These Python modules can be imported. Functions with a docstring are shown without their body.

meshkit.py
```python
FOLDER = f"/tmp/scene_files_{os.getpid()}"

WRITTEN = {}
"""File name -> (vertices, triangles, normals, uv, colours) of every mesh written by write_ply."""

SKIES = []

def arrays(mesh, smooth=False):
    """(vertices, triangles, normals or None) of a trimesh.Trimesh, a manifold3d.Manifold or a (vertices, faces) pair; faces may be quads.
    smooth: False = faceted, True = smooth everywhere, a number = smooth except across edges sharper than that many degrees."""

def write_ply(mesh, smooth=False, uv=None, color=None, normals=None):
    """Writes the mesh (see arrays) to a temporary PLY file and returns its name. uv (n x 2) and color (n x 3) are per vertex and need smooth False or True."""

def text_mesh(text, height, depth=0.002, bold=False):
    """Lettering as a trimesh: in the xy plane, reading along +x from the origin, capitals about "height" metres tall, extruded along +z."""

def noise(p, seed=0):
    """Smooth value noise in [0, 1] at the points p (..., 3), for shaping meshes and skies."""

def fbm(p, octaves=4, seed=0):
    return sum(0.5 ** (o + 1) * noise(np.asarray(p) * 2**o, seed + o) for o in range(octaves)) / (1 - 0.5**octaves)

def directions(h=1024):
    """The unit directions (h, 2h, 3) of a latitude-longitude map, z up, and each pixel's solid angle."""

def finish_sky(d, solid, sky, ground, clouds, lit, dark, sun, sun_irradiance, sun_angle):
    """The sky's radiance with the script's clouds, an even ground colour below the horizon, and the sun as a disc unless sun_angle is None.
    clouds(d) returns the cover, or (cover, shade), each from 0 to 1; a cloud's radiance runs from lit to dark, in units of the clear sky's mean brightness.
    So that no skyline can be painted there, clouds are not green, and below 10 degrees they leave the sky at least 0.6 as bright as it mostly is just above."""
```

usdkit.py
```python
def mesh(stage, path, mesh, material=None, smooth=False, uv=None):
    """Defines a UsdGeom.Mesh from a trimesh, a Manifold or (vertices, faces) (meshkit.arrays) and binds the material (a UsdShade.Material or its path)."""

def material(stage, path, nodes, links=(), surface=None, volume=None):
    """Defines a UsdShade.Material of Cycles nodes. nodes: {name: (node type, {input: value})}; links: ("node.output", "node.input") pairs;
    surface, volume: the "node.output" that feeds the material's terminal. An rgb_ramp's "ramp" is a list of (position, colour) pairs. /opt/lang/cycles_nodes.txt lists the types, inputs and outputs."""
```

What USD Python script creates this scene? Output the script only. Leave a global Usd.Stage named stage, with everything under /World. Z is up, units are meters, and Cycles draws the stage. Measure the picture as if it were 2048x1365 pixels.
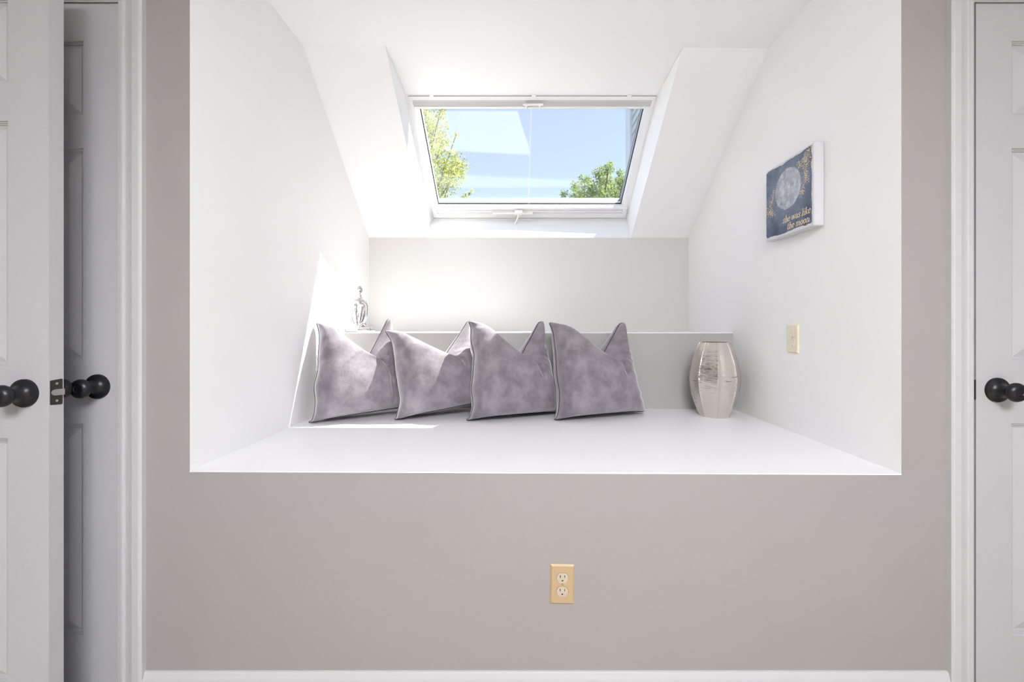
import math, random
import numpy as np, trimesh, usdkit, meshkit
from shapely.geometry import Polygon, LineString, Point, box as sbox
from shapely.ops import unary_union
from shapely import affinity
from pxr import Usd, UsdGeom, UsdLux, UsdShade, Gf, Sdf, Vt

stage = Usd.Stage.CreateInMemory()
UsdGeom.SetStageUpAxis(stage, 'Z'); UsdGeom.SetStageMetersPerUnit(stage, 1.0)
UsdGeom.Xform.Define(stage, '/World'); UsdGeom.Scope.Define(stage, '/World/Looks')
tau = 2*math.pi

# ---------------------------------------------------------------- camera
D, S, EZ = 1.235, 691.0, 1.09          # distance to the front wall (y = 0), its pixels per metre, eye height
F_PX = D*S
cam = UsdGeom.Camera.Define(stage, '/World/camera')
cam.CreateHorizontalApertureAttr(36.0); cam.CreateVerticalApertureAttr(36.0*1365/2048)
cam.CreateFocalLengthAttr(36.0*F_PX/2048)
cam.CreateHorizontalApertureOffsetAttr(-16.0/2048*36); cam.CreateVerticalApertureOffsetAttr(-27.5/2048*36)
cam.AddTranslateOp().Set((0, -D, EZ)); cam.AddRotateXYZOp().Set((90, 0, 0))
cam.CreateClippingRangeAttr((0.02, 500.0))
cam.CreateExposureAttr(0.0)

# ---------------------------------------------------------------- sky, sun, room light
SUN = np.array([.618, .358, 1.0]); SUN /= np.linalg.norm(SUN)
sky_mat = usdkit.material(stage, '/World/Looks/sky', {
    's': ('sky_texture', {'sky_type': 'multiple_scattering', 'sun_disc': False, 'sun_elevation': math.asin(SUN[2]), 'sun_rotation': math.atan2(SUN[0], SUN[1]), 'air_density': 1.0, 'aerosol_density': 1.2, 'ozone_density': 1.0}),
    'x': ('mix_color', {'fac': .55, 'b': (4.0, 3.25, 4.5)}), 'b': ('background_shader', {'strength': 0.19})}, [('s.color', 'x.a'), ('x.result', 'b.color')], surface='b.background')
dome = UsdLux.DomeLight.Define(stage, '/World/sky'); dome.CreateIntensityAttr(1.0)
UsdShade.MaterialBindingAPI.Apply(dome.GetPrim()).Bind(sky_mat)

def aim(prim, frm, to):
    m = Gf.Matrix4d(); m.SetLookAt(Gf.Vec3d(*map(float, frm)), Gf.Vec3d(*map(float, to)), Gf.Vec3d(0, 0, 1))
    UsdGeom.Xformable(prim).AddTransformOp().Set(m.GetInverse())
sun = UsdLux.DistantLight.Define(stage, '/World/sun'); sun.CreateIntensityAttr(5.2); sun.CreateNormalizeAttr(True); sun.CreateAngleAttr(0.53); sun.CreateColorAttr((1, .96, .9))
aim(sun, SUN*10, (0, 0, 0))
unseen_day = UsdLux.RectLight.Define(stage, '/World/unseen_window_daylight')       # out of view: side light that brightens the doors and front wall
unseen_day.CreateWidthAttr(1.5); unseen_day.CreateHeightAttr(1.25); unseen_day.CreateIntensityAttr(0.5); unseen_day.CreateColorAttr((1, .985, .96))
aim(unseen_day, (2.12, -1.9, 1.45), (0.0, -1.9, 1.45))

# ---------------------------------------------------------------- materials
def mat(name, color, rough=.5, bump=None, vary=None, **kw):
    n = {'p': ('principled_bsdf', dict(base_color=color, roughness=rough, **kw))}; l = []
    if bump or vary: n['tc'] = ('texture_coordinate', {})
    if bump:
        sc, st, dist = bump
        n['bn'] = ('noise_texture', {'scale': sc, 'detail': 3.0}); n['bm'] = ('bump', {'strength': st, 'distance': dist})
        l += [('tc.object', 'bn.vector'), ('bn.fac', 'bm.height'), ('bm.normal', 'p.normal')]
    if vary:
        sc, c2 = vary
        n['vn'] = ('noise_texture', {'scale': sc, 'detail': 4.0}); n['vr'] = ('rgb_ramp', {'ramp': [(.35, color), (.65, c2)]})
        l += [('tc.object', 'vn.vector'), ('vn.fac', 'vr.fac'), ('vr.color', 'p.base_color')]
    return usdkit.material(stage, '/World/Looks/'+name, n, l, surface='p.BSDF')
PAINT = (.340, .315, .305)
M = {}
M['back'] = mat('alcove_paint_shaded_back', (.66, .645, .63), .55, (260, .08, .002), (3.0, (.65, .634, .618)))  # darker copy of the alcove paint, standing in for weaker light there
M['room'] = mat('unseen_room_dark_paint', (.20, .19, .185), .6)  # unseen room walls, kept dark so the vase and chrome reflect darkness
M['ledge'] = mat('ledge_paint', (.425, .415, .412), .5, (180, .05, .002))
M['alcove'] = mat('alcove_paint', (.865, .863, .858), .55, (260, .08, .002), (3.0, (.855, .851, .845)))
M['wall'] = usdkit.material(stage, '/World/Looks/taupe_wall_paint', {
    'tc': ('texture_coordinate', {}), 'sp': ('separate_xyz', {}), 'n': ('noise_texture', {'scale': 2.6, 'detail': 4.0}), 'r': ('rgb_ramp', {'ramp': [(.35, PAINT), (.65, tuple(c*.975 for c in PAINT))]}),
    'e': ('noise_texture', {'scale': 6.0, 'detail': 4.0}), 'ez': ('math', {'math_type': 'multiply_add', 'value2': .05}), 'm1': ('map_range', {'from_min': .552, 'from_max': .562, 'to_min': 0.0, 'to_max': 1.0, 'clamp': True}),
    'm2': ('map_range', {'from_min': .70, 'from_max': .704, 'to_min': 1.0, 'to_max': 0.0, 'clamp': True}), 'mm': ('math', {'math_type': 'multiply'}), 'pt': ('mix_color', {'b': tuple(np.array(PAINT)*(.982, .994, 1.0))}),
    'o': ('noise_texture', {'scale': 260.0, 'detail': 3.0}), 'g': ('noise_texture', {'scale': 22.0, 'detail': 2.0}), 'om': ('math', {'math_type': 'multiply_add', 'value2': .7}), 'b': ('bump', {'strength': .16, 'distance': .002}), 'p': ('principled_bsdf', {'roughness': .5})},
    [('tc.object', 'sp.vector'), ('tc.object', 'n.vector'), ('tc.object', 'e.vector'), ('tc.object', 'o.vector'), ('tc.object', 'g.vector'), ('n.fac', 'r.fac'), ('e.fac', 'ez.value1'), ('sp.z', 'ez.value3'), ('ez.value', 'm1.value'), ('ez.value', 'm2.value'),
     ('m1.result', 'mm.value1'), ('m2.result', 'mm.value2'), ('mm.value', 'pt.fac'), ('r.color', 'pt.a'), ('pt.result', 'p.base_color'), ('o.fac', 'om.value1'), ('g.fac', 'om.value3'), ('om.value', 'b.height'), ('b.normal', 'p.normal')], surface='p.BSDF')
M['ceiling'] = mat('ceiling_paint', (.915, .917, .925), .6, (200, .06, .002))
M['bench'] = mat('bench_paint', (.80, .802, .82), .4, (180, .05, .002))
M['trim'] = mat('trim_paint', (.53, .533, .542), .35, (60, .05, .002))
M['door'] = mat('door_paint', (.465, .468, .478), .4, (140, .08, .002))
M['carpet'] = mat('carpet', (.46, .41, .37), .95, (400, .5, .004))
M['black'] = mat('black_metal', (.007, .007, .0085), .36, specular_ior_level=.42)
M['plate'] = mat('dark_plate', (.05, .045, .045), .4, metallic=.6)
M['steel'] = mat('latch_steel', (.62, .60, .57), .3, metallic=1.0)
M['tan'] = mat('tan_plastic', (.47, .345, .195), .4); M['tan2'] = mat('beige_plastic', (.53, .45, .35), .35)
M['ivory'] = mat('ivory_plastic', (.80, .73, .56), .4); M['ivory2'] = mat('ivory_plastic_receptacle', (.82, .76, .62), .35)
M['dark'] = mat('slot_dark', (.02, .016, .014), .7)
M['vinyl'] = mat('window_vinyl', (.86, .86, .86), .35); M['gasket'] = mat('gasket_rubber', (.03, .032, .035), .6)
M['shade'] = mat('pleated_shade', (.62, .62, .61), .9)
M['white'] = mat('white_plastic', (.85, .85, .83), .4)
M['cladding'] = mat('grey_cladding', (.30, .30, .30), .5)
M['shingle'] = mat('roof_shingle', (.12, .11, .11), .9)
M['siding'] = mat('vinyl_siding', (.62, .64, .66), .5); M['corner'] = mat('corner_board', (.72, .74, .77), .5)
M['chrome'] = mat('chrome', (.67, .66, .66), .05, metallic=1.0)
M['canvas'] = mat('canvas_white', (.66, .66, .685), .85, (900, .25, .001))
M['gold'] = mat('gold_print', (.88, .72, .44), .5, metallic=.2)
M['bark'] = mat('bark', (.16, .12, .09), .95)
M['grass'] = mat('lawn', (.10, .17, .05), .95)
M['unseen_lamp_glass'] = mat('unseen_lamp_glass', (.9, .9, .88), .5, emission_color=(.985, .985, 1.0), emission_strength=37.0)  # glow of the out-of-view lamp that lights front wall and alcove
M['brushed'] = mat('brushed_nickel', (.6, .58, .55), .35, metallic=1.0)
def leafmat(name, c, ct):
    return usdkit.material(stage, '/World/Looks/'+name, {'d': ('diffuse_bsdf', {'color': c}), 't': ('translucent_bsdf', {'color': ct}), 'm': ('mix_closure', {'fac': .45})},
                           [('d.BSDF', 'm.closure1'), ('t.BSDF', 'm.closure2')], surface='m.closure')
M['leaf_y'] = leafmat('leaf_yellow_green', (.36, .38, .13), (.46, .48, .14)); M['leaf_g'] = leafmat('leaf_green', (.22, .28, .11), (.30, .37, .13))
M['glass'] = usdkit.material(stage, '/World/Looks/pane_glass', {
    'lw': ('layer_weight', {'blend': .5}), 'pw': ('math', {'math_type': 'power', 'value2': 5.0}), 'ma': ('math', {'math_type': 'multiply_add', 'value2': .97, 'value3': .022}),
    't': ('transparent_bsdf', {'color': (.985, .995, .99)}), 'g': ('glossy_bsdf', {'color': (1, 1, 1), 'roughness': 0.0}), 'm': ('mix_closure', {})},
    [('lw.facing', 'pw.value1'), ('pw.value', 'ma.value1'), ('ma.value', 'm.fac'), ('t.BSDF', 'm.closure1'), ('g.BSDF', 'm.closure2')], surface='m.closure')
def velvet(name, c1, c2):
    return usdkit.material(stage, '/World/Looks/'+name, {
        'tc': ('texture_coordinate', {}), 'n': ('noise_texture', {'scale': 15.0, 'detail': 5.0, 'roughness': .6, 'distortion': .15}), 'r': ('rgb_ramp', {'ramp': [(.33, c1), (.66, c2)]}),
        'f': ('noise_texture', {'scale': 700.0, 'detail': 2.0}), 'w': ('noise_texture', {'scale': 38.0, 'detail': 3.0, 'distortion': .8}),
        'wm': ('math', {'math_type': 'multiply', 'value2': 2.0}), 'ad': ('math', {'math_type': 'add'}), 'b': ('bump', {'strength': .22, 'distance': .003}),
        'p': ('principled_bsdf', {'roughness': .85, 'sheen_weight': 1.0, 'sheen_roughness': .42, 'sheen_tint': (.95, .92, .97), 'specular_ior_level': .2})},
        [('tc.object', 'n.vector'), ('tc.object', 'f.vector'), ('tc.object', 'w.vector'), ('n.fac', 'r.fac'), ('r.color', 'p.base_color'), ('w.fac', 'wm.value1'), ('wm.value', 'ad.value1'), ('f.fac', 'ad.value2'), ('ad.value', 'b.height'), ('b.normal', 'p.normal')], surface='p.BSDF')
M['velvet'] = velvet('mauve_grey_velvet', (.165, .144, .166), (.280, .254, .282))
M['piping'] = mat('velvet_piping', (.085, .072, .082), .8, sheen_weight=.4)
M['hammered'] = usdkit.material(stage, '/World/Looks/hammered_silver', {
    'tc': ('texture_coordinate', {}), 'mp': ('mapping', {'scale': (14, 14, 55)}), 'n': ('noise_texture', {'scale': 1.0, 'detail': 4.0, 'roughness': .6, 'distortion': .5}),
    'mq': ('mapping', {'scale': (5, 5, 26)}), 'v': ('noise_texture', {'scale': 1.0, 'detail': 2.0, 'distortion': 1.2}), 'vr': ('rgb_ramp', {'ramp': [(.0, (1, 1, 1)), (.66, (1, 1, 1)), (.70, (.1, .1, .1)), (1, (.05, .05, .05))]}),
    'cr': ('mix_color', {'blend_type': 'mix', 'a': (.16, .15, .14), 'b': (.72, .675, .625)}), 'b': ('bump', {'strength': .55, 'distance': .006}),
    'p': ('principled_bsdf', {'metallic': 1.0, 'roughness': .19})},
    [('tc.object', 'mp.vector'), ('mp.vector', 'n.vector'), ('tc.object', 'mq.vector'), ('mq.vector', 'v.vector'), ('v.fac', 'vr.fac'), ('vr.color', 'cr.fac'), ('cr.result', 'p.base_color'), ('n.fac', 'b.height'), ('b.normal', 'p.normal')], surface='p.BSDF')
M['painting'] = usdkit.material(stage, '/World/Looks/moon_painting', {
    'tc': ('texture_coordinate', {}), 'sub': ('vector_math', {'math_type': 'subtract', 'vector2': (-.002, 0, .032)}), 'xz': ('vector_math', {'math_type': 'multiply', 'vector2': (1, 0, 1)}),
    'len': ('vector_math', {'math_type': 'length'}), 'n1': ('noise_texture', {'scale': 16.0, 'detail': 5.0, 'roughness': .6}), 'n2': ('noise_texture', {'scale': 40.0, 'detail': 5.0, 'roughness': .65}), 'n3': ('noise_texture', {'scale': 60.0, 'detail': 2.0}),
    'wob': ('math', {'math_type': 'multiply_add', 'value2': .010, 'value3': -.005}), 'rad': ('math', {'math_type': 'add'}),
    'moonmask': ('map_range', {'from_min': .079, 'from_max': .082, 'to_min': 1.0, 'to_max': 0.0, 'clamp': True}),
    'halo': ('map_range', {'from_min': .08, 'from_max': .15, 'to_min': .55, 'to_max': 0.0, 'clamp': True}),
    'sky': ('rgb_ramp', {'ramp': [(.28, (.055, .072, .115)), (.5, (.10, .13, .19)), (.72, (.21, .25, .33))]}), 'hal': ('mix_color', {'b': (.24, .28, .36)}),
    'moon': ('rgb_ramp', {'ramp': [(.30, (.25, .28, .34)), (.5, (.42, .44, .50)), (.7, (.68, .69, .73))]}), 'mx': ('mix_color', {}), 'p': ('principled_bsdf', {'roughness': .7})},
    [('tc.object', 'sub.vector1'), ('sub.vector', 'xz.vector1'), ('xz.vector', 'len.vector1'), ('tc.object', 'n1.vector'), ('tc.object', 'n2.vector'), ('tc.object', 'n3.vector'),
     ('n3.fac', 'wob.value1'), ('len.value', 'rad.value1'), ('wob.value', 'rad.value2'), ('rad.value', 'moonmask.value'), ('len.value', 'halo.value'), ('n1.fac', 'sky.fac'), ('halo.result', 'hal.fac'), ('sky.color', 'hal.a'),
     ('n2.fac', 'moon.fac'), ('moonmask.result', 'mx.fac'), ('hal.result', 'mx.a'), ('moon.color', 'mx.b'), ('mx.result', 'p.base_color')], surface='p.BSDF')

# ---------------------------------------------------------------- helpers
used = {}
def numbered(parent, name):
    k = (parent, name); n = used.get(k, 0); used[k] = n+1
    return f'{parent}/{name}' + (f'_{n:03d}' if n else '')
def meta(prim, label=None, cat=None, group=None, kind=None):
    p = prim.GetPrim() if hasattr(prim, 'GetPrim') else prim
    for k, v in (('label', label), ('category', cat), ('group', group), ('kind', kind)):
        if v: p.SetCustomDataByKey(k, v)
def root(name, loc=(0, 0, 0), rotz=0.0, **kw):
    path = numbered('/World', name); x = UsdGeom.Xform.Define(stage, path)
    x.AddTranslateOp().Set(Gf.Vec3d(*map(float, loc)))
    if rotz: x.AddRotateZOp().Set(math.degrees(rotz))
    meta(x, **kw); return path
def part(parent, name, mesh, material, smooth=False, **kw):
    path = numbered(parent, name)
    m = usdkit.mesh(stage, path, mesh, M[material] if isinstance(material, str) else material, smooth=smooth); meta(m, **kw); return path
def cat(*ms): return trimesh.util.concatenate([m for m in ms])
def box(x0, x1, y0, y1, z0, z1, c=0.0):
    lo, hi = np.array([x0, y0, z0], float), np.array([x1, y1, z1], float)
    if not c:
        m = trimesh.creation.box(hi-lo); m.apply_translation((lo+hi)/2); return m
    pts = []
    for i in range(8):
        s = np.array([i & 1, i >> 1 & 1, i >> 2 & 1]); p = np.where(s, hi, lo); d = np.where(s, -c, c)
        for k in range(3):
            q = p+d; q[k] = p[k]; pts.append(q)
    return trimesh.convex.convex_hull(np.array(pts))
def hull(pts): return trimesh.convex.convex_hull(np.array(pts, float))
def loft(pts, thick):                               # a four-cornered panel given by its visible corners, thickened along a vector
    p = np.array(pts, float); return hull(np.vstack([p, p+np.array(thick)]))
def ext(poly, h): return trimesh.creation.extrude_polygon(poly, h, engine='earcut')
def ext_xz(poly, y0, y1):                           # polygon in (x, z) extruded along y
    m = ext(poly, y1-y0); v = m.vertices.copy(); m.vertices = np.stack([v[:, 0], y0+v[:, 2], v[:, 1]], 1); m.invert(); return m
def ext_yz(poly, x0, x1):
    m = ext(poly, x1-x0); v = m.vertices.copy(); m.vertices = np.stack([x0+v[:, 2], v[:, 0], v[:, 1]], 1); return m
def tube(pts, r, n=10, closed=False):
    p = np.array(pts, float); k = len(p)
    t = np.roll(p, -1, 0)-np.roll(p, 1, 0) if closed else np.gradient(p, axis=0)
    t /= np.linalg.norm(t, axis=1, keepdims=True)+1e-12
    a = np.cross(t[0], [.3, .5, .81]); a /= np.linalg.norm(a); A = []
    for i in range(k):
        a = a-t[i]*(a@t[i]); a /= np.linalg.norm(a); A.append(a.copy())
    A = np.array(A); B = np.cross(t, A); ang = np.arange(n)*tau/n; r = np.broadcast_to(r, (k,))
    v = (p[:, None]+r[:, None, None]*(np.cos(ang)[None, :, None]*A[:, None]+np.sin(ang)[None, :, None]*B[:, None])).reshape(-1, 3)
    f = []
    for i in range(k if closed else k-1):
        for j in range(n):
            q = [i*n+j, i*n+(j+1) % n, ((i+1) % k)*n+(j+1) % n, ((i+1) % k)*n+j]; f += [[q[0], q[1], q[2]], [q[0], q[2], q[3]]]
    if not closed:
        v = np.vstack([v, p[0], p[-1]]); m = k*n
        for j in range(n): f += [[m, (j+1) % n, j], [m+1, (k-1)*n+j, (k-1)*n+(j+1) % n]]
    return trimesh.Trimesh(v, f, process=False)
def lathe_y(profile, n=40):                         # profile of (distance along -y, radius)
    m = trimesh.creation.revolve(np.array([(r, d) for d, r in profile]), sections=n); v = m.vertices.copy()
    m.vertices = np.stack([v[:, 0], -v[:, 2], v[:, 1]], 1)
    if m.volume < 0: m.invert()
    return m
def px(u, v, r): return np.array([(u-1040)*r/S, (r-1)*D, EZ+(655-v)*r/S])   # a photo pixel at r times the front wall's distance

# ---------------------------------------------------------------- the setting: alcove
XL, XR = -.955, 1.103; CZ = 2.331
lin = lambda x, a, b: a+(b-a)*(x-XL)/(XR-XL)
yA = lambda x: lin(x, .639, .66); yB = lambda x: lin(x, 1.4635, 1.557); zB = lambda x: EZ+lin(x, .569, .586)
bz = lambda x: lin(x, .675, .666)
SL, SR = -.594, .722                                # skylight well
LEDGE_Y, LEDGE_Z = .976, 1.064
DL, DR = -1.165, 1.324                              # latch-side edges of the two closet doors
DOOR_W, DOOR_H = .711, 2.03
X0, X1, Y0 = -1.95, 2.15, -3.6
# front wall with both door openings and the open alcove
wall = Polygon([(X0, 0), (X1, 0), (X1, CZ+.03), (X0, CZ+.03)])
wall = wall.difference(Polygon([(XL-.001, bz(XL)-.004), (XR+.001, bz(XR)-.004), (XR+.001, 3), (XL-.001, 3)]))
wall = wall.difference(sbox(DL-DOOR_W-.03, -.01, DL+.02, DOOR_H+.03)).difference(sbox(DR-.02, -.01, DR+DOOR_W+.03, DOOR_H+.03))
wf = root('wall_front', kind='structure', label='taupe painted front wall around the window seat alcove')
for i, g in enumerate(getattr(wall, 'geoms', [wall])): part(wf, 'plaster', ext_xz(g, 0, .12), 'wall')
r = root('wall_alcove_left', kind='structure', label='pale left side wall of the alcove with the sun patch')
part(r, 'plaster', box(XL-.12, XL, .0006, 1.7, .4, CZ+.05), 'alcove')
r = root('wall_alcove_right', kind='structure', label='pale right side wall of the alcove')
part(r, 'plaster', box(XR, XR+.12, .0006, 1.7, .4, CZ+.05), 'alcove')
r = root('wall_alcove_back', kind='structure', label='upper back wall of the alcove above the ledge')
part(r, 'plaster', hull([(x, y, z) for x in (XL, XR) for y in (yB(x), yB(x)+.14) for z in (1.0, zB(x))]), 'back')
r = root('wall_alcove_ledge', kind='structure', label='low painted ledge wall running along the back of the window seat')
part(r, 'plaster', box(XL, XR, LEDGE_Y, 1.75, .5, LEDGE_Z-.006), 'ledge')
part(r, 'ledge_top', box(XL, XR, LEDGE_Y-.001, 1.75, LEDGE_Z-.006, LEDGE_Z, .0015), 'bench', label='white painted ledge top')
r = root('window_seat', kind='structure', label='white painted window seat bench top filling the alcove', cat='bench')
part(r, 'bench_top', hull([(x, y, z) for x in (XL, XR) for y in (-.0015, LEDGE_Y+.03) for z in (bz(x)-.05*(y > .05)-.004, bz(x))]), 'bench')
# ceiling: flat part over room and alcove, two sloped panels, the skylight well
c = root('ceiling', kind='structure', label='white ceiling that slopes down around the skylight well')
flat = Polygon([(X0-.1, Y0-.1), (X1+.1, Y0-.1), (X1+.1, .12), (XR+.1, .12), (XR+.1, yA(XR)), (SR, yA(SR)), (SR, 1.085), (SL, 1.085), (SL, yA(SL)), (XL-.1, yA(XL)), (XL-.1, .12), (X0-.1, .12)])
m = ext(flat, .08); m.apply_translation((0, 0, CZ)); part(c, 'flat_panel', m, 'ceiling')
for a, b in ((XL-.02, SL-.0015), (SR+.0015, XR+.02)):
    part(c, 'slope_panel', loft([(a, yA(a), CZ), (b, yA(b), CZ), (b, yB(b), zB(b)), (a, yB(a), zB(a))], (0, .05, .066)), 'ceiling')
WT, WB = np.array([1.032, EZ+1.242]), np.array([1.72, EZ+.745])     # skylight plane (y, z): top and bottom
WL, WR = -.612, .743                                # the well widens a little towards the window
for xs, xw, sg in ((SL, WL, -1), (SR, WR, 1)):
    face = [(xs, yA(xs), CZ), (xw, WT[0]+.06, CZ+.06), (xw, WB[0]+.07, WB[1]+.06), (xw, WB[0], WB[1]-.02), (xs, yB(xs), zB(xs))]
    part(c, 'well_side', hull([(x+sg*d, y, z) for x, y, z in face for d in (0, .035)]), 'ceiling')
part(c, 'well_sill', loft([(SL-.01, yB(SL), zB(SL)), (SR+.01, yB(SR), zB(SR)), (WR+.01, WB[0], WB[1]), (WL-.01, WB[0], WB[1])], (0, .08, -.07)), 'ceiling')
part(c, 'well_head', hull([(x, y, z) for x, y0, y1 in ((SL-.03, .6, .6), (WL-.03, 1.09, 1.09), (SR+.03, .6, .6), (WR+.03, 1.09, 1.09)) for y in (y0,) for z in (CZ+.002, CZ+.05)]), 'ceiling')
# the unseen bedroom behind the camera, its tones chosen for bounce and reflections
m = box(X0-.1, X1+.1, Y0-.1, .9, -.1, 0); r = root('floor', kind='structure', label='unseen beige carpet floor, warm bounce for the lower wall'); part(r, 'carpet', m, 'carpet')
r = root('wall_left', kind='structure'); part(r, 'plaster', box(X0-.1, X0, Y0, .2, 0, CZ+.05), 'room')
r = root('wall_right', kind='structure'); part(r, 'plaster', ext_yz(sbox(Y0, 0, .2, CZ+.05).difference(sbox(-2.7, .78, -1.1, 2.12)), X1, X1+.1), 'room')
r = root('wall_back', kind='structure'); part(r, 'plaster', box(X0-.1, X1+.1, Y0-.1, Y0, 0, CZ+.05), 'room')
r = root('unseen_window_2', kind='structure', label='unseen bedroom window in the side wall, out of view, for light from the right'); part(r, 'frame', ext_yz(sbox(-2.7, .78, -1.1, 2.12).difference(sbox(-2.65, .83, -1.15, 2.07)), X1-.02, X1+.08), 'trim')  # out of view; frames the side light on doors and front wall
part(r, 'mullion', box(X1+.03, X1+.06, -2.65, -1.15, 1.43, 1.47), 'trim')
for x0 in (DL-DOOR_W-.05, DR-.05):                  # closets behind the doors
    r = root('wall_closet', kind='structure'); part(r, 'plaster', ext_xz(sbox(x0, 0, x0+DOOR_W+.1, 2.12), .10, .14), 'wall')

# ---------------------------------------------------------------- trim
prof = [(0, 0), (0, .009), (.002, .0115), (.008, .0125), (.013, .0125), (.014, .0105), (.020, .010), (.030, .012), (.042, .0155), (.045, .0155), (.046, .0175), (.062, .0185), (.067, .0175), (.070, .014), (.070, 0)]
def casing(xin, sgn, z1):                           # sgn: direction from the opening outward
    poly = Polygon([(xin+sgn*a, -b) for a, b in prof]).buffer(0); return ext(poly, z1)
for i, (xin, sgn) in enumerate(((DL+.013, 1), (DL-DOOR_W-.016, -1), (DR-.020, -1), (DR+DOOR_W+.016, 1))):
    zt = DOOR_H+.008
    t = root(f'trim_{i+1}', kind='structure', label=('white moulded door casing beside the left closet door', None, 'white moulded door casing beside the right closet door', None)[i])
    part(t, 'casing', casing(xin, sgn, zt+.07), 'trim')
    xj = xin-sgn*.006; part(t, 'jamb', box(min(xj, xj-sgn*.012+sgn*.006), max(xj+sgn*.02, xj), 0.0005, .12, 0, zt), 'trim')
for k, (a, b) in enumerate(((DL-DOOR_W-.016, DL+.013), (DR-.02, DR+DOOR_W+.016))):
    t = root(f'trim_{5+k}', kind='structure'); m = ext(Polygon([(p, q) for p, q in prof]).buffer(0), b-a+.14)
    v = m.vertices.copy(); m.vertices = np.stack([a-.07+v[:, 2], -v[:, 1], DOOR_H+.008+v[:, 0]], 1); part(t, 'casing', m, 'trim', smooth=35)
    part(t, 'head_jamb', box(a, b, 0, .12, DOOR_H+.003, DOOR_H+.03), 'trim')
bp = Polygon([(0, 0), (0, .0965), (-.005, .096), (-.007, .093), (-.0075, .089), (-.010, .084), (-.012, .078), (-.0125, .073), (-.015, .071), (-.015, 0)])
b0, b1 = DL+.013+.070, DR-.020-.070
r = root('baseboard_front', kind='structure', label='white baseboard under the window seat wall'); part(r, 'moulding', ext_yz(bp, b0, b1), 'trim', smooth=35)

# ---------------------------------------------------------------- six-panel doors
PZ = ((.193, .81), (.989, 1.61), (1.702, 1.922))
def panel_mesh(x0, x1, z0, z1, face, s):            # moulded raised panel; face: y of the door face, s: +1 towards -y
    rings = [(0, 0), (.0015, .0035), (.004, .0035), (.0045, .006), (.0075, .006), (.008, .009), (.015, .010), (.020, .0085), (.040, .003), (.044, .0022)]
    V, Fc = [], []
    for o, d in rings: V += [(x0+o, face+s*d, z0+o), (x1-o, face+s*d, z0+o), (x1-o, face+s*d, z1-o), (x0+o, face+s*d, z1-o)]
    n = len(rings)
    for i in range(n-1):
        for j in range(4):
            a, b, c2, d2 = i*4+j, i*4+(j+1) % 4, i*4+4+(j+1) % 4, i*4+4+j; Fc += [(a, b, c2), (a, c2, d2)]
    k = (n-1)*4; Fc += [(k, k+1, k+2), (k, k+2, k+3)]
    V += [(x0, face+s*.016, z0), (x1, face+s*.016, z0), (x1, face+s*.016, z1), (x0, face+s*.016, z1)]; q = n*4
    Fc += [(q, q+2, q+1), (q, q+3, q+2)]
    for j in range(4):
        a, b = j, (j+1) % 4; Fc += [(a, q+b, b), (a, q+j, q+b)]
    m = trimesh.Trimesh(V, Fc, process=False)
    if m.volume < 0: m.invert()
    return m
ROS = [(0, 0), (0, .0355), (.0045, .0355), (.0065, .0345), (.008, .031), (.010, .026), (.013, .0205), (.019, .0165), (.026, .0145), (.031, .0140), (.034, .0150), (.0345, 0)]
KNB = [(.0335, 0), (.0335, .0150), (.0365, .0195), (.041, .0240), (.046, .0265), (.051, .0268), (.056, .0250), (.060, .0212), (.0615, .0182), (.0622, .0165), (.0612, .0150), (.0605, .0140), (.0606, .0105), (.0590, .0090), (.0585, 0)]
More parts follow.
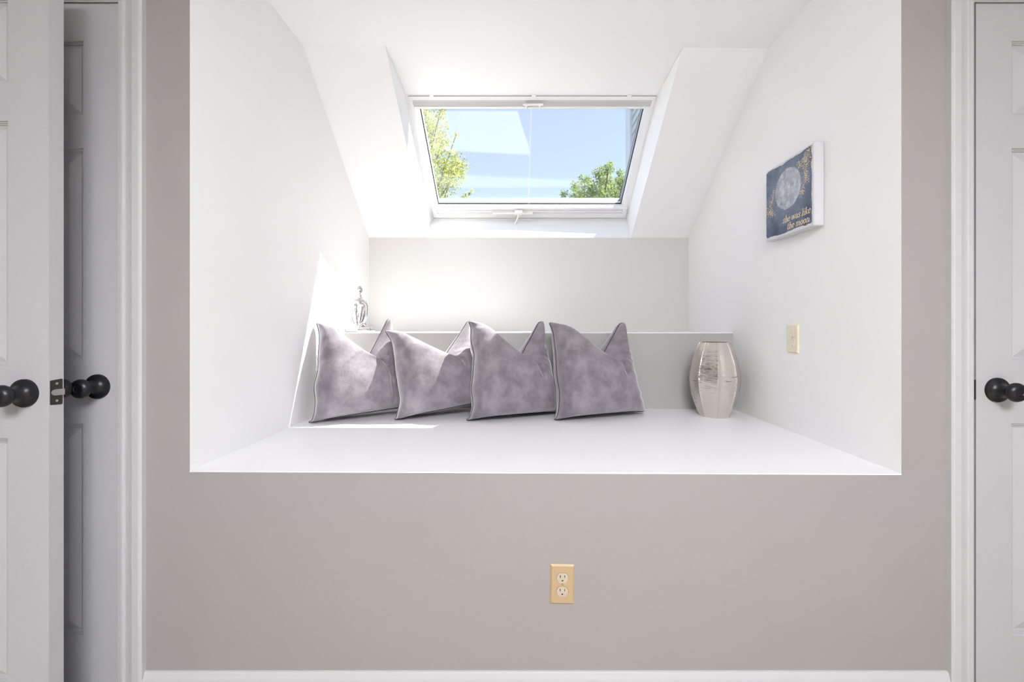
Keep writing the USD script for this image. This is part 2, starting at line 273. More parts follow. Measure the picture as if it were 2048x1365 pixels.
def knob(parent, x, z, face, s):
    for nm, pr in (('door_knob', KNB), ('rosette', ROS)):
        m = lathe_y(pr, 48)
        if s < 0: m.apply_transform(np.diag([1, -1, 1, 1.])); m.invert()
        m.apply_translation((x, face, z))
        if nm == 'door_knob': p = part(parent, nm, m, 'black', smooth=40)
        else: part(p, nm, m, 'black', smooth=40)
def door(name, latch, hinge_dir, y_face, kz, label, both=False):
    """latch: x of the latch edge, hinge_dir: +1 if the leaf extends towards +x."""
    d = root(name, (latch, y_face, 0), kind='structure', label=label); w = DOOR_W+.05*both; h = hinge_dir
    st, mid = .103, .11; cols = ((st, (w-mid)/2), ((w+mid)/2, w-st))
    rects = [(min(h*a, h*b), max(h*a, h*b), z0, z1) for a, b in cols for z0, z1 in PZ]
    leaf = sbox(min(0, h*w), .012, max(0, h*w), DOOR_H)
    for x0, x1, z0, z1 in rects: leaf = leaf.difference(sbox(x0, z0, x1, z1))
    part(d, 'leaf', ext_xz(leaf, 0, .035), 'door')
    for x0, x1, z0, z1 in rects:
        part(d, 'panel', panel_mesh(x0, x1, z0, z1, 0, 1), 'door')
        if both: part(d, 'panel', panel_mesh(x0, x1, z0, z1, .035, -1), 'door')
        else: part(d, 'panel_back', box(x0, x1, .02, .03, z0, z1), 'door')
    knob(d, h*.06, kz, 0, 1)
    if both: knob(d, h*.06, kz, .035, -1)
    return d
d1 = door('door_1', DL, -1, .004, .918, 'white six-panel closet door half hidden behind the open door')
part(d1, 'strike_plate', box(.0015, .004, .0, .022, .888, .948, .0006), 'dark')
d2 = door('door_2', DR, 1, .004, .908, 'white six-panel closet door at the right edge with black knob')
part(d2, 'strike_plate', box(-.0065, -.0035, -.004, .022, .880, .938, .0006), 'dark')
d3 = door('door_3', -1.187, -1, -.160, .924, 'white six-panel door standing open at the left edge, its latch edge showing', both=True)
pl = Polygon([(.0055, .896), (.0285, .894), (.0285, .954), (.0055, .952)]).buffer(.003)
m = ext(pl, .0012); v = m.vertices.copy(); m.vertices = np.stack([v[:, 2]-.0002, v[:, 0], v[:, 1]], 1); pp = part(d3, 'latch_plate', m, 'plate')
for z in (.902, .946):
    m = trimesh.creation.cylinder(.0032, .0016, sections=16, transform=trimesh.transformations.rotation_matrix(math.pi/2, [0, 1, 0])); m.apply_translation((.0014, .017, z)); part(pp, 'screw', m, 'brushed')
lb = ext(unary_union([Point(.012, .924).buffer(.0078), sbox(.012, .9162, .027, .9318)]), .011); v = lb.vertices.copy()
lb.vertices = np.stack([.0005+v[:, 2]*np.clip((v[:, 0]-.002)/.022, .12, 1), v[:, 0], v[:, 1]], 1); part(d3, 'latch_bolt', lb, 'steel', smooth=40)

# ---------------------------------------------------------------- skylight (window_1)
U = (WB-WT); WLEN = np.linalg.norm(U); U = U/WLEN; N_ = np.array([-U[1], U[0]])   # N_: outward (y, z)
def win(m):                                         # mesh in (x, v down the slope, w outward) to world
    v = m.vertices.copy(); m.vertices = np.stack([v[:, 0], WT[0]+U[0]*v[:, 1]+N_[0]*v[:, 2], WT[1]+U[1]*v[:, 1]+N_[1]*v[:, 2]], 1)
    if m.volume < 0: m.invert()
    return m
def wring(o, i, w0, w1):                            # rings of rectangles (x0, v0, x1, v1)
    m = ext(sbox(*o).difference(sbox(*i)), w1-w0); m.apply_translation((0, 0, w0)); return win(m)
wbox = lambda x0, x1, v0, v1, w0, w1, c=.0015: win(box(x0, x1, v0, v1, w0, w1, c))
k = root('window_1', kind='structure', label='white framed roof window with pleated shade above the alcove')
GB = .750                                           # lower edge of the glass opening
part(k, 'frame', cat(wring((WL, 0, WR, WLEN), (WL+.012, .010, WR-.012, WLEN-.010), .0, .10), wring((WL+.011, .009, WR-.011, WLEN-.009), (WL+.020, .012, WR-.020, WLEN-.016), .006, .10)), 'vinyl')
part(k, 'slot_shade_strip', wbox(WL+.016, WR-.016, .010, .022, .006, .02), 'gasket')  # dark strip that stands for the shade inside the flap gap
sx0, sx1 = WL+.0195, WR-.0195
part(k, 'sash', cat(wring((sx0, .036, sx1, WLEN-.0155), (sx0+.036, .072, sx1-.036, GB), .004, .075), wring((sx0, GB-.006, sx1, WLEN-.020), (sx0+.03, GB+.006, sx1-.03, GB+.046), -.004, .02)), 'vinyl')
part(k, 'sash_rail', wbox(sx0+.032, sx1-.032, GB+.021, GB+.027, -.006, .004), 'vinyl')
part(k, 'glazing_gasket', wring((sx0+.03, .066, sx1-.03, GB+.006), (sx0+.0405, .076, sx1-.0405, GB-.0045), .044, .052), 'gasket')
for w in (.052, .066): part(k, 'pane', wbox(sx0+.034, sx1-.034, .07, GB+.002, w, w+.004, 0), 'glass')
part(k, 'outer_cladding', wring((WL-.04, -.04, WR+.04, WLEN+.04), (sx0+.034, .05, sx1-.034, GB+.004), .085, .115), 'cladding')
part(k, 'ventilation_flap', cat(wbox(WL+.016, WR-.016, .0135, .034, -.003, .016), *[wbox(x-.012, x+.012, .004, .02, -.0025, .006) for x in (WL+.14, .074, WR-.16)]), 'vinyl')
sh = [wbox(sx0+.012, sx1-.012, .036+.006*i, .036+.006*i+.0056, .002+.0006*(i % 2), .03, .0004) for i in range(5)]
part(k, 'pleated_shade', cat(*sh), 'shade')
part(k, 'shade_bottom_rail', wbox(sx0+.016, sx1-.016, .068, .0800, -.002, .026), 'vinyl')
hp = part(k, 'shade_handle', wbox(.015, .126, .044, .055, -.022, -.010, .003), 'white')
for x in (.035, .107): part(hp, 'handle_leg', wbox(x-.006, x+.006, .050, .077, -.014, .0, .002), 'white')
for x, x2, q in ((.058, .055, .0006), (.0645, .0605, .0009)):
    p = np.array([(x, .078, .0), (x*.5+x2*.5, .40, .002), (x2, GB+.03, -.002)]); part(k, 'shade_cord', win(tube(p, q, 6)), 'white')
op = part(k, 'operator_bar', wbox(-.185, .088, GB+.021, GB+.034, -.026, -.006, .003), 'white')
part(op, 'operator_housing', cat(wbox(-.035, .018, GB+.004, GB+.036, -.034, -.006, .005), wbox(-.02, .004, GB+.034, GB+.048, -.03, -.01, .003)), 'white')
pth = np.array([(-.012, GB+.024, -.034), (-.012, GB+.028, -.05), (-.018, GB+.038, -.066), (-.026, GB+.052, -.070), (-.030, GB+.068, -.066)])
part(op, 'crank_handle', cat(win(tube(pth, [.006, .006, .0055, .005, .006], 10)), win(tube([(-.031, GB+.070, -.066), (-.031, GB+.072, -.088)], .006, 10))), 'white', smooth=40)
r = root('roof', kind='structure', label='shingled roof slope outside the skylight')
part(r, 'shingles', wring((-2.4, -3.6, 2.4, WLEN+.45), (WL-.004, -.004, WR+.004, WLEN+.004), .02, .085), 'shingle')

# ---------------------------------------------------------------- outdoors
r = root('house_wing', (1.36, 3.0, 0), label='white clapboard side wing of the house beyond the right edge of the skylight', cat='house')
part(r, 'wall', box(.02, 3.0, 0, 1.14, -2.9, 4.6), 'siding')
for i in range(32):
    z = 1.5+.1016*i; part(r, 'siding_board', hull([(.02, 0, z), (.02, .96, z), (-.006, 0, z), (-.006, .96, z), (.02, 0, z+.104), (.02, .96, z+.104), (.014, 0, z+.104), (.014, .96, z+.104)]), 'siding')
part(r, 'corner_board', box(-.024, .10, .955, 1.17, -2.9, 4.6, .002), 'corner')
r = root('lawn', kind='structure', label='unseen lawn far below the skylight, giving bounce light'); part(r, 'grass', box(-60, 60, 4, 120, -3.0, -2.9), 'grass')  # out of view, laid in to give bounce from below
def leafcloud(clumps, n, size, rng):
    C = np.array([c[:3] for c in clumps]); R = np.array([c[3] for c in clumps]); w = R**2.2; pick = rng.choice(len(C), n, p=w/w.sum())
    d = rng.normal(size=(n, 3)); d /= np.linalg.norm(d, axis=1, keepdims=True)
    rad = R[pick]*np.clip(rng.random(n)**.45*(.75+.5*meshkit.noise(C[pick]+d*2.3, 3)), 0, 1.15)
    P = C[pick]+d*rad[:, None]
    a = rng.normal(size=(n, 3)); a /= np.linalg.norm(a, axis=1, keepdims=True); b = np.cross(a, rng.normal(size=(n, 3))); b /= np.linalg.norm(b, axis=1, keepdims=True)
    L = size*(.6+.8*rng.random(n))[:, None]
    V = np.stack([P-a*L/2, P+b*L*.32, P+a*L/2, P-b*L*.32], 1).reshape(-1, 3); i = np.arange(n)*4
    return trimesh.Trimesh(V, np.vstack([np.stack([i, i+1, i+2], 1), np.stack([i, i+2, i+3], 1)]), process=False)
def tree(name, base, clumps, n, size, leaf, seed, label):
    rng = np.random.default_rng(seed); b = np.array(base); t = root(name, base, label=label, cat='tree')
    cl = [(*(np.array(c[:3])-b), c[3]) for c in clumps]; top = np.mean([c[:3] for c in cl], 0)
    fork = np.array([0, 0, top[2]*.55]); part(t, 'trunk', tube([(0, 0, -.1), fork*.5+[.05, 0, 0], fork, top], [.2, .16, .13, .05], 10), 'bark', smooth=True)
    for c in cl:
        e = np.array(c[:3]); midp = (fork+e)/2+rng.normal(size=3)*.15+[0, 0, -.1]; part(t, 'branch', tube([fork*(.75+.25*rng.random()), midp, e], [.06, .035, .012], 6), 'bark', smooth=True)
    part(t, 'foliage', leafcloud(cl, n, size, rng), leaf, kind='stuff')
def clump(u, v, rp, rr, rng): r2 = rr+rng.uniform(-.9, .9); return (*px(u, v, r2), rp*rr/S)
rg = np.random.default_rng(5)
cl = [clump(*c, 9.9, rg) for c in ((838, 236, 36), (868, 258, 32), (885, 282, 20), (845, 300, 45), (890, 330, 38), (915, 338, 26), (878, 368, 36), (840, 372, 45), (850, 410, 45), (905, 352, 30), (942, 384, 7), (930, 394, 8), (880, 225, 16), (912, 270, 9), (800, 290, 60), (780, 370, 70), (770, 230, 60), (830, 450, 70), (740, 320, 80), (900, 450, 50), (820, 180, 50), (780, 150, 55), (700, 420, 90))]
tree('tree', (-3.6, 11.0, -2.9), cl, 42000, .062, 'leaf_y', 11, 'yellow-green leafy tree outside the skylight on the left')
cl = [clump(*c, 12.3, rg) for c in ((1216, 338, 13), (1198, 346, 14), (1210, 362, 20), (1170, 362, 14), (1150, 374, 12), (1128, 388, 10), (1185, 385, 26), (1228, 378, 24), (1247, 362, 16), (1240, 345, 8), (1155, 394, 18), (1250, 392, 24), (1200, 420, 45), (1260, 440, 50), (1140, 430, 30), (1290, 400, 30), (1220, 328, 6))]
tree('tree', (2.6, 14.0, -2.9), cl, 22000, .062, 'leaf_g', 12, 'green tree top outside the skylight beside the house wing')

# ---------------------------------------------------------------- cushions
def cushion_shape(seed, W=.50, T=.122, chop=.22, skew=1.05, wq=.20, cx=.0, pinch=.17, tall=.96, N=89):
    """A plump square cushion (pincushion rim, soft ears) with a hand's chop pressed slantwise into its top; returns vertices, quads, rim loop."""
    rng = np.random.default_rng(seed); o = rng.random(3)*50
    k = np.linspace(-1, 1, N); k = np.sign(k)*(1-(1-np.abs(k))**1.35)
    s, b = np.meshgrid(k, k, indexing='ij')
    f_ = np.arange(N*N).reshape(N, N); rim = np.zeros((N, N), bool); rim[0] = rim[-1] = True; rim[:, 0] = rim[:, -1] = True
    b_ = f_.copy(); inner = ~rim; b_[inner] = N*N+np.arange(inner.sum())
    H = W/2
    ex = 1-.185*(1-np.abs(b)**5)*np.abs(s)**1.5; ez = 1-np.where(b < 0, .15, .09)*(1-np.abs(s)**5)*np.abs(b)**1.5
    wv = meshkit.noise(np.stack([b*3.2+o[0], np.sign(s)*7+o[1], s*0], -1), seed+5)-.5
    blunt = 1-.065*(s*s*b*b)**7
    x = H*s*ex*blunt+.022*wv*np.abs(s)**3*np.sign(s)*(1-b**6); z = (H+H*b*ez*blunt)*tall
    def sheet(sg):
        edge = np.clip((1-np.abs(s)**2.8)*(1-np.abs(b)**2.8), 0, 1)
        low = 1.12-.30*(b+1)/2
        y = sg*T*edge**.44*low
        sag = .045*(edge**.44)**1.3*np.clip(1-(b+1)/2/.38, 0, 1)**1.2
        # puckers that run in from the rim, and soft lumps
        P0 = np.stack([x, y, z], -1)
        ds, db = (1-np.abs(s))*H, (1-np.abs(b))*H
        nzs = meshkit.noise(np.stack([z*46+o[0], np.sign(s)*3+o[1], x*5], -1), seed)-.5; nzb = meshkit.noise(np.stack([x*46+o[1], np.sign(b)*3+o[2], z*5], -1), seed+3)-.5
        am = edge**.35
        y = y+sg*am*(.040*nzs*np.exp(-ds/.035)+.012*np.where(b > 0, .4, 1.6)*nzb*np.exp(-db/.03))
        y = y+sg*am*.016*(meshkit.fbm(np.stack([x*7+o[2], z*7+o[0], x*0+sg], -1), 2, seed)-.5)
        return np.stack([x, y, z-sag], -1)
    fr, bk = sheet(-1.0), sheet(1.0)
    P = np.zeros((N*N+inner.sum(), 3)); P[f_.ravel()] = fr.reshape(-1, 3); P[b_[inner]] = bk[inner]
    X, Y, Z = P.T.copy(); zr = 2*H*tall*.93
    q = X-cx+skew*np.minimum(Y, .0)+.25*np.maximum(Y, 0)     # the blade line runs to the right towards the front
    aq = np.sqrt(q*q+.012**2)-.008
    lim = chop+(zr-chop)*np.clip(aq/wq, 0, 1)**.88
    up = np.clip((Z-.10)/(zr-.10), 0, 1.15); w = up**1.25
    Z2 = Z*(1-w)+w*np.minimum(Z, Z*lim/zr)
    press = np.clip((Z-Z2)/.15, 0, 1)
    # cloth pushed out beside the cut, a crease below it on the front
    Y2 = Y*(1+.20*press*np.exp(-(q/.07)**2))
    crease = np.exp(-(q/.013)**2)*np.clip((Z2-chop*.62)/(chop*.4), 0, 1)*np.clip(1.25-np.abs(Z2-chop)/.09, 0, 1)
    Y2 = Y2+np.where(Y < 0, 1, -1)*.030*crease*np.clip(np.abs(Y)/.05, 0, 1)
    fold = np.sin((q*.55+(Z2-chop)*1.0)*2*np.pi/.040+3*meshkit.noise(np.stack([X*9, Z2*9, Y*0+o[0]], -1), seed+9))*np.exp(-((q-.055)/.05)**2-((Z2-chop-.06)/.06)**2)
    Y2 = Y2+np.where(Y < 0, -1, 1)*.004*fold*np.clip(np.abs(Y)/.03, 0, 1)
    X2 = X*(1-pinch*np.clip(Z/zr, 0, 1.1)**1.6)
    P = np.stack([X2, Y2, Z2], 1)
    # weight: belly settles on the seat
    P[:, 2] -= np.percentile(P[:, 2], .5); P[:, 2] = np.where(P[:, 2] < .02, .02*np.exp(np.minimum(P[:, 2]-.02, 0)/.03), P[:, 2])
    def quads(g, f):
        qd = np.stack([g[:-1, :-1], g[1:, :-1], g[1:, 1:], g[:-1, 1:]], -1).reshape(-1, 4); return qd if f else qd[:, ::-1]
    Q = np.vstack([quads(f_, True), quads(b_, False)])
    loop = np.concatenate([f_[:, 0], f_[-1, 1:], f_[-2::-1, -1], f_[0, -2:0:-1]])
    return P, Q, loop
def rot(axis, deg): return trimesh.transformations.rotation_matrix(math.radians(deg), axis)[:3, :3]
PIL = [  # x, y, yaw, roll, lean, shape, label
    (-.702, .722, 28, -4, 17, dict(seed=0, chop=.235, pinch=.27, W=.51, T=.120), 'mauve-grey velvet cushion nearest the alcove left wall, mostly in sun'),
    (-.350, .765, 21, -7, 17, dict(seed=1, chop=.235, W=.49, pinch=.08, tall=.93, T=.120), 'second velvet cushion from the left, a triangular sun patch on it'),
    (-.015, .750, 23, 0, 15, dict(seed=2, chop=.235, pinch=.18, W=.515, T=.120), 'third velvet cushion from the left, sun only on its top left corner'),
    (.382, .765, 22, 0, 15, dict(seed=3, chop=.245, pinch=.12, W=.52, tall=.94), 'rightmost velvet cushion, wholly in shade, nearest the silver vase'),
]
from scipy.interpolate import LinearNDInterpolator
made = []
for x, y, yaw, roll, lean, kw, label in reversed(PIL):                  # from the right: each one further left gives way to its neighbour
    P, Q, loop = cushion_shape(**kw)
    R = rot([0, 0, 1], yaw)@rot([1, 0, 0], -lean)@rot([0, 1, 0], roll)
    V = P@R.T; lift = np.percentile(V[:, 2], 1.0); V[:, 2] -= lift; org = np.array([x, y, bz(x)])
    n2 = len(V); nf = int(round(n2/2)); front = np.arange(n2) < (kw.get('N', 89)**2)
    if made:
        Pb, Rb, ob = made[-1]; L = (V+org-ob)@Rb
        bk = Pb[:, 1] > -.004; back = LinearNDInterpolator(Pb[bk][:, [0, 2]], Pb[bk][:, 1]); lim = back(L[:, [0, 2]])
        want = lim+np.where(front, .012, .026); bad = np.isfinite(want) & (L[:, 1] < want)
        L2 = L.copy(); L2[bad, 1] = want[bad]; V = L2@Rb.T+ob-org
    over = V[:, 1]+y-(LEDGE_Y-.004); near = (V[:, 2] < LEDGE_Z-org[2]+.03) & (over > 0); V[near, 1] -= over[near]
    V[:, 2] = np.where(V[:, 2] < .016, .016*np.exp(np.minimum(V[:, 2]-.016, 0)/.02), V[:, 2])-.0015
    V[:, 0] = np.maximum(V[:, 0], XL+.006-x)
    m = trimesh.Trimesh(V, np.vstack([Q[:, [0, 1, 2]], Q[:, [0, 2, 3]]]), process=False); trimesh.smoothing.filter_taubin(m, .5, -.52, 1)
    V = np.array(m.vertices); made.append(((V+[0, 0, lift])@R, R, org-[0, 0, lift]))
    t = root('throw_cushion', org, label=label, cat='cushion', group='velvet cushions in a row on the window seat')
    part(t, 'cover', m, 'velvet', smooth=True)
    lp = V[loop]; lp2 = .5*lp+.25*(np.roll(lp, 1, 0)+np.roll(lp, -1, 0)); lp2[:, 2] = np.maximum(lp2[:, 2], .004); lp2[:, 0] = np.maximum(lp2[:, 0], XL+.005-x)
    part(t, 'piping', tube(lp2, .0032, 8, closed=True), 'piping', smooth=True)

# ---------------------------------------------------------------- faceted vase
def vase_mesh():
    H, n = .352, 8; hs = np.linspace(0, 1, 40); nf = 14; th0 = math.radians(-105.8)
    prof = lambda t: .0655+.0465*(1-abs(2*t-1)**1.75)
    rows = []
    for t in hs:
        R = prof(t); ring = []
        for k in range(n):
            a0, a1 = th0+k*tau/n, th0+(k+1)*tau/n; p0, p1 = np.array([math.cos(a0), math.sin(a0)]), np.array([math.cos(a1), math.sin(a1)])
            for j in range(nf):
                s = j/nf; q = p0*(1-s)+p1*s; bulge = .035*math.sin(math.pi*s); ridge = .030*math.exp(-min(s, 1-s)/.035)
                q = q/np.linalg.norm(q)*(np.linalg.norm(q)+bulge+ridge)*R; ring.append((q[0], q[1], H*t))
        rows.append(ring)
    V = np.array(rows); nz = meshkit.fbm(V*np.array([40, 40, 110]), 3, 2)-.5; d = V[..., :2]/np.linalg.norm(V[..., :2], axis=-1, keepdims=True); V[..., :2] += d*nz[..., None]*.0030
    top = V[-1].copy(); inn = []
    for t in (1.0, .985, .8, .5): I = V[min(int(t*39), 39)].copy(); I[:, :2] *= 1-.0035/.065; I[:, 2] = H*t-(.0 if t == 1 else 0); inn.append(I)
    A = np.vstack([V, np.array(inn)]); k, n2 = A.shape[:2]; f = []
    for i in range(k-1):
        for j in range(n2):
            a, b, c2, d2 = i*n2+j, i*n2+(j+1) % n2, (i+1)*n2+(j+1) % n2, (i+1)*n2+j; f += [(a, b, c2), (a, c2, d2)]
    v = np.vstack([A.reshape(-1, 3), [(0, 0, 0), (0, 0, H*.5)]]); m = len(v)-2
    for j in range(n2): f += [(m, (j+1) % n2, j), (m+1, (k-1)*n2+j, (k-1)*n2+(j+1) % n2)]
    return trimesh.Trimesh(v, f, process=False)
t = root('vase', (.931, .805, bz(.93)), label='tall eight-sided hammered silver vase at the right end of the window seat', cat='vase')
part(t, 'body', vase_mesh(), 'hammered', smooth=28)

# ---------------------------------------------------------------- silver figurine on the ledge
import manifold3d as mf
def blob(chains, ell=.003, it=12):
    parts = []
    for ch in chains:
        for (p, r0), (q, r1) in zip(ch[:-1], ch[1:]):
            sp = []
            for c, rr in ((p, r0), (q, r1)):
                s = trimesh.creation.icosphere(2, rr); s.apply_translation(c); sp.append(s.vertices)
            h = trimesh.convex.convex_hull(np.vstack(sp)); parts.append(mf.Manifold(mf.Mesh(np.array(h.vertices, np.float32), np.array(h.faces, np.uint32))))
    u = mf.Manifold.batch_boolean(parts, mf.OpType.Add).refine_to_length(ell).to_mesh(); m = trimesh.Trimesh(u.vert_properties[:, :3], u.tri_verts)
    trimesh.smoothing.filter_taubin(m, .5, -.52, it); return m
t = root('figurine', (-.857, 1.048, LEDGE_Z), label='abstract chrome figurine of a seated figure hugging its knees on the ledge', cat='figurine')
pb = sbox(-.073, -.034, .073, .034).buffer(-.012).buffer(.012, 12)
lay = [(0, -.005), (.004, -.001), (.010, 0), (.016, 0), (.0185, -.002), (.019, -.007), (.0255, -.008), (.0285, -.010), (.0295, -.016)]
vs = [np.array(pb.buffer(o, 8).simplify(0).exterior.coords)[:-1] for _, o in lay]
def resamp(c, n=72):
    ls = LineString(np.vstack([c, c[:1]])); return np.array([ls.interpolate(i/n, normalized=True).coords[0] for i in range(n)])
start = lambda c: np.roll(c, -int(np.argmin(np.abs(c[:, 1]+c[:, 0]*1e-3+10*(c[:, 0] < -.04)))), 0)
base_m = cat(*[hull([(*p, z) for p in resamp(a)]+[(*p, z2) for p in resamp(b2)]) for (z, _), a, (z2, _), b2 in zip(lay[:-1], vs[:-1], lay[1:], vs[1:])])
part(t, 'base', base_m, 'chrome')
ch = [[((0, .006, .19), .008), ((0, .006, .178), .012), ((0, .008, .150), .028), ((0, .010, .10), .028), ((0, .010, .04), .030), ((0, .010, .03), .028)],
      [((0, .004, .188), .0075), ((0, .002, .203), .0085)], [((0, .000, .212), .0125), ((0, .001, .226), .0150), ((0, .003, .238), .0110)]]
for s_ in (-1, 1):
    ch.append([((s_*.016, .006, .160), .018), ((s_*.031, .002, .145), .0125), ((s_*.0385, -.006, .115), .0072), ((s_*.039, -.014, .085), .0060), ((s_*.031, -.022, .055), .0060), ((s_*.014, -.029, .034), .0068), ((0, -.031, .030), .007)])
    ch.append([((s_*.018, .0, .135), .014), ((s_*.020, -.016, .140), .0135), ((s_*.014, -.020, .10), .0120), ((s_*.009, -.021, .06), .0105), ((s_*.008, -.024, .032), .0105)])
fig = blob(ch, .0028, 10); fig.apply_transform(np.diag([1, .9, 1, 1])); part(t, 'figure', fig, 'chrome', smooth=True)

# ---------------------------------------------------------------- outlets
def outlet(loc, rz, tilt, pm, rm, label):
    t = root('outlet', loc, rz, label=label, cat='outlet')
    Rt = np.eye(4); Rt[:3, :3] = rot([0, 1, 0], tilt)
    def P(parent, nm, m, mt, **kw): m.apply_transform(Rt); return part(parent, nm, m, mt, **kw)
    face = -.0055
    hole = unary_union([Point(0, z).buffer(.0172, 24).intersection(sbox(-.02, z-.0148, .02, z+.0148)) for z in (.0195, -.0195)])
    w, h = .0349, .0572
    pts = [(x*(w-i), y, z*(h-i)) for x in (-1, 1) for z in (-1, 1) for i, y in ((0, 0), (0, -.0018), (.0045, face))]
    pl = hull(pts); cut = ext_xz(hole.geoms[0], -.02, .01), ext_xz(hole.geoms[1], -.02, .01)
    to = lambda q: mf.Manifold(mf.Mesh(np.array(q.vertices, np.float32), np.array(q.faces, np.uint32)))
    a = to(pl)
    for q in cut: a = a-to(q)
    g = a.to_mesh(); P(t, 'cover_plate', trimesh.Trimesh(g.vert_properties[:, :3], g.tri_verts), pm)
    for z in (.0195, -.0195):
        sh = Point(0, z).buffer(.0165, 24).intersection(sbox(-.02, z-.0141, .02, z+.0141))
        slots = [sbox(-.0075, z+.0005, -.0052, z+.0085), sbox(.0052, z+.001, .0072, z+.008), unary_union([Point(0, z-.0075).buffer(.0024), sbox(-.0024, z-.0098, .0024, z-.0075)])]
        body = sh.difference(unary_union(slots)); rc = P(t, 'receptacle', ext_xz(body, face-.0012, .0), rm)
        for s in slots: P(rc, 'slot', ext_xz(s.buffer(.0003), face+.0015, -.0002), 'dark')
    m = trimesh.creation.cylinder(.0032, .0016, sections=20, transform=trimesh.transformations.rotation_matrix(math.pi/2, [1, 0, 0])); m.apply_translation((0, face-.0004, 0)); sc = P(t, 'screw', m, pm)
    P(sc, 'screw_slot', box(-.0026, .0026, face-.0014, face-.001, -.0005, .0005), 'dark')
outlet((.1223, 0, .3476), 0, 1.0, 'tan', 'tan2', 'tan duplex outlet on the taupe wall below the window seat')
outlet((XR, .485, 1.0436), -math.pi/2, 0, 'ivory', 'ivory2', 'ivory duplex outlet on the alcove right wall above the vase')

# ---------------------------------------------------------------- canvas print
t = root('canvas_print', (XR, .461, 1.611), -math.pi/2, label='square moon canvas print hanging on the alcove right wall', cat='canvas print')
part(t, 'canvas', box(-.151, .151, -.038, -.0005, -.1515, .1515, .003), 'canvas')
rg = np.random.default_rng(7); e = []
for k2 in range(4):
    for i in range(40):
        s = i/40*2-1; j = (meshkit.fbm(np.array([[s*4.0, k2*9.1, 0]]), 3, 5)[0]-.5)*.013+.138
        j2 = .1425 if k2 in (3,) else j
        e.append({0: (s*.138, -j-.001), 1: (j, s*.138), 2: (-s*.138, j2+.004), 3: (-.147-.3*(j-.138), -s*.138)}[k2])
art = Polygon(e).buffer(0); art = max(getattr(art, 'geoms', [art]), key=lambda g: g.area)
part(t, 'painting', ext_xz(art, -.0386, -.0379), 'painting')
fl = []
def flecks(path, n, spread):
    ls = LineString(path)
    for _ in range(n):
        p = np.array(ls.interpolate(rg.random(), normalized=True).coords[0])+rg.normal(size=2)*spread
        if not (-.146 < p[0] < .142 and -.14 < p[1] < .148): continue
        r0 = .0005+.0009*rg.random()**2; a = rg.random()*tau; q = [(p[0]+r0*math.cos(a+i*tau/5)*(.7+.6*rg.random()), p[1]+r0*math.sin(a+i*tau/5)*(.7+.6*rg.random())) for i in range(5)]
        fl.append(hull([(x, y, z) for x, z in q for y in (-.0391, -.0384)]))
flecks([(.135, .15), (.125, .13), (.105, .115), (.10, .095)], 260, .010); flecks([(.10, .10), (.12, .09), (.135, .085)], 170, .012); flecks([(.06, .115), (.07, .10), (.09, .09)], 110, .010)
flecks([(.10, .07), (.115, .045), (.10, .02)], 210, .010); flecks([(.09, .0), (.085, -.02)], 90, .008); flecks([(-.085, .06), (-.105, .02), (-.115, -.01)], 170, .009); flecks([(-.145, -.02), (-.12, -.03), (-.095, -.05)], 300, .012)
part(t, 'gold_flecks', cat(*fl), 'gold', kind='stuff')
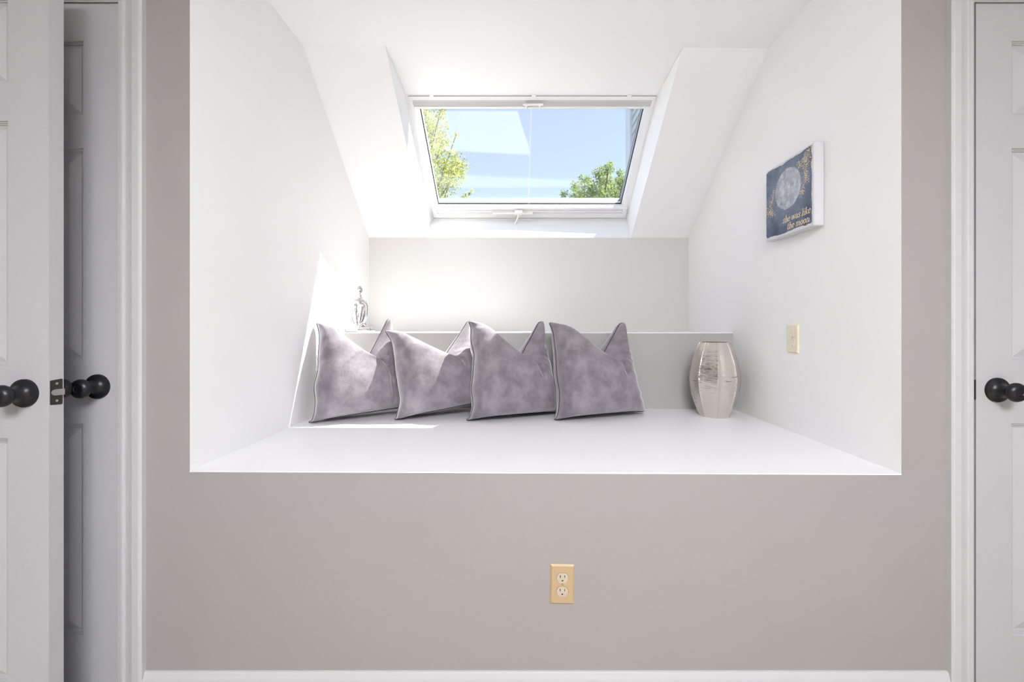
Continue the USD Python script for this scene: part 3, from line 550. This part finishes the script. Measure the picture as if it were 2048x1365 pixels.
# slanted serif lettering drawn as pen strokes: (points, pen width) on an x-height of 1
def arc(cx, cy, rx, ry, a0, a1, n=14): return [(cx+rx*math.cos(math.radians(a0+(a1-a0)*i/n)), cy+ry*math.sin(math.radians(a0+(a1-a0)*i/n))) for i in range(n+1)]
TH, MD, HN = .15, .10, .06
def stem(x, y0, y1, top=True, bot=True):
    s = [([(x, y0), (x, y1)], TH)]
    if top: s.append(([(x-.18, y1-.02), (x, y1)], HN))
    if bot: s.append(([(x-.17, y0+.02), (x+.19, y0+.02)], HN))
    return s
shoulder = lambda x, w2: [([(x, .68)]+arc(x+w2/2+.02, .66, w2/2-.02, .32, 165, 20), HN*1.3), ([(x+w2, .72), (x+w2, .0)], TH), ([(x+w2-.16, .02), (x+w2+.19, .02)], HN)]
G = {'s': (.72, [(arc(.36, .74, .24, .24, 30, 180)+arc(.36, .26, .26, .25, 110, -150)[1:], MD), ([(.58, .96), (.59, .70)], HN), ([(.10, .30), (.11, .03)], HN)]),
     'h': (1.02, stem(.25, 0, 1.62)+shoulder(.25, .55)), 'e': (.84, [(arc(.42, .5, .32, .48, 5, 320, 24), MD*1.15), (arc(.42, .5, .31, .44, 110, 250), TH*.8), ([(.12, .54), (.73, .54)], HN)]),
     'w': (1.30, [([(.08, .98), (.38, .03)], TH), ([(.38, .03), (.64, .9)], HN), ([(.64, .98), (.92, .03)], TH), ([(.92, .03), (1.18, .98)], HN), ([(-.04, .98), (.24, .98)], HN), ([(1.04, .98), (1.30, .98)], HN)]),
     'a': (.90, [(arc(.38, .70, .26, .28, 160, 0), HN*1.4), ([(.64, .72), (.64, .14), (.72, .03), (.86, .06)], TH*.9), (arc(.34, .27, .25, .26, 60, 330), MD), ([(.62, .58), (.45, .53)], HN)]),
     'l': (.50, stem(.25, 0, 1.62)), 'i': (.50, stem(.25, 0, .97)+[([(.26, 1.38), (.27, 1.40)], TH*1.25)]),
     'k': (.98, stem(.25, 0, 1.62)+[([(.28, .42), (.74, .96)], HN), ([(.44, .60), (.80, .03)], TH*.85), ([(.60, .97), (.90, .97)], HN), ([(.64, .02), (.98, .02)], HN)]),
     't': (.62, [([(.28, 1.32), (.28, .18)]+arc(.42, .18, .14, .15, 180, 330), TH*.85), ([(.06, .96), (.54, .96)], HN)]),
     'm': (1.52, stem(.25, 0, .97)+shoulder(.25, .52)+shoulder(.77, .52)), 'n': (1.02, stem(.25, 0, .97)+shoulder(.25, .55)),
     'o': (.90, [(arc(.44, .49, .33, .47, 0, 360, 28), MD), (arc(.44, .49, .31, .42, 120, 240), TH*.8), (arc(.44, .49, .31, .42, -60, 60), TH*.8)]), '.': (.40, [([(.16, .09), (.17, .10)], TH*1.15)]), ' ': (.42, [])}
def line_of(text, x_right, base, xh, width):
    shp, x = [], 0.0
    for c2 in text:
        for p, w2 in G[c2][1]: shp.append(LineString([(x+a, b) for a, b in p]).buffer(w2/2, 5))
        x += G[c2][0]
    s = unary_union(shp); s = affinity.affine_transform(s, [1, .22, 0, 1, 0, 0]); k2 = width/x
    return affinity.affine_transform(s, [k2, 0, 0, xh, x_right-width, base])
for txt, ba, wd in (('she was like', -.100, .166), ('the moon.', -.1315, .139)):
    s = line_of(txt, .133, ba, .0158, wd)
    part(t, 'lettering', cat(*[ext_xz(g, -.0392, -.0384) for g in getattr(s, 'geoms', [s])]), 'gold', label='gold letters reading ' + txt)

# ---------------------------------------------------------------- unseen ceiling lamp behind the camera, sized to light wall and alcove softly
t = root('unseen_ceiling_lamp', (0.2, -2.4, CZ), label='unseen wide drum lamp on the ceiling behind the viewer, lighting the front wall and alcove', cat='lamp')
m = trimesh.creation.revolve(np.array([(0, -.13), (.54, -.13), (.585, -.12), (.60, -.10), (.60, -.02), (0, -.02)]), sections=40); part(t, 'drum_shade', m, 'unseen_lamp_glass', smooth=30)
m = trimesh.creation.cylinder(.62, .022, sections=48); m.apply_translation((0, 0, -.011)); part(t, 'ring', m, 'brushed')
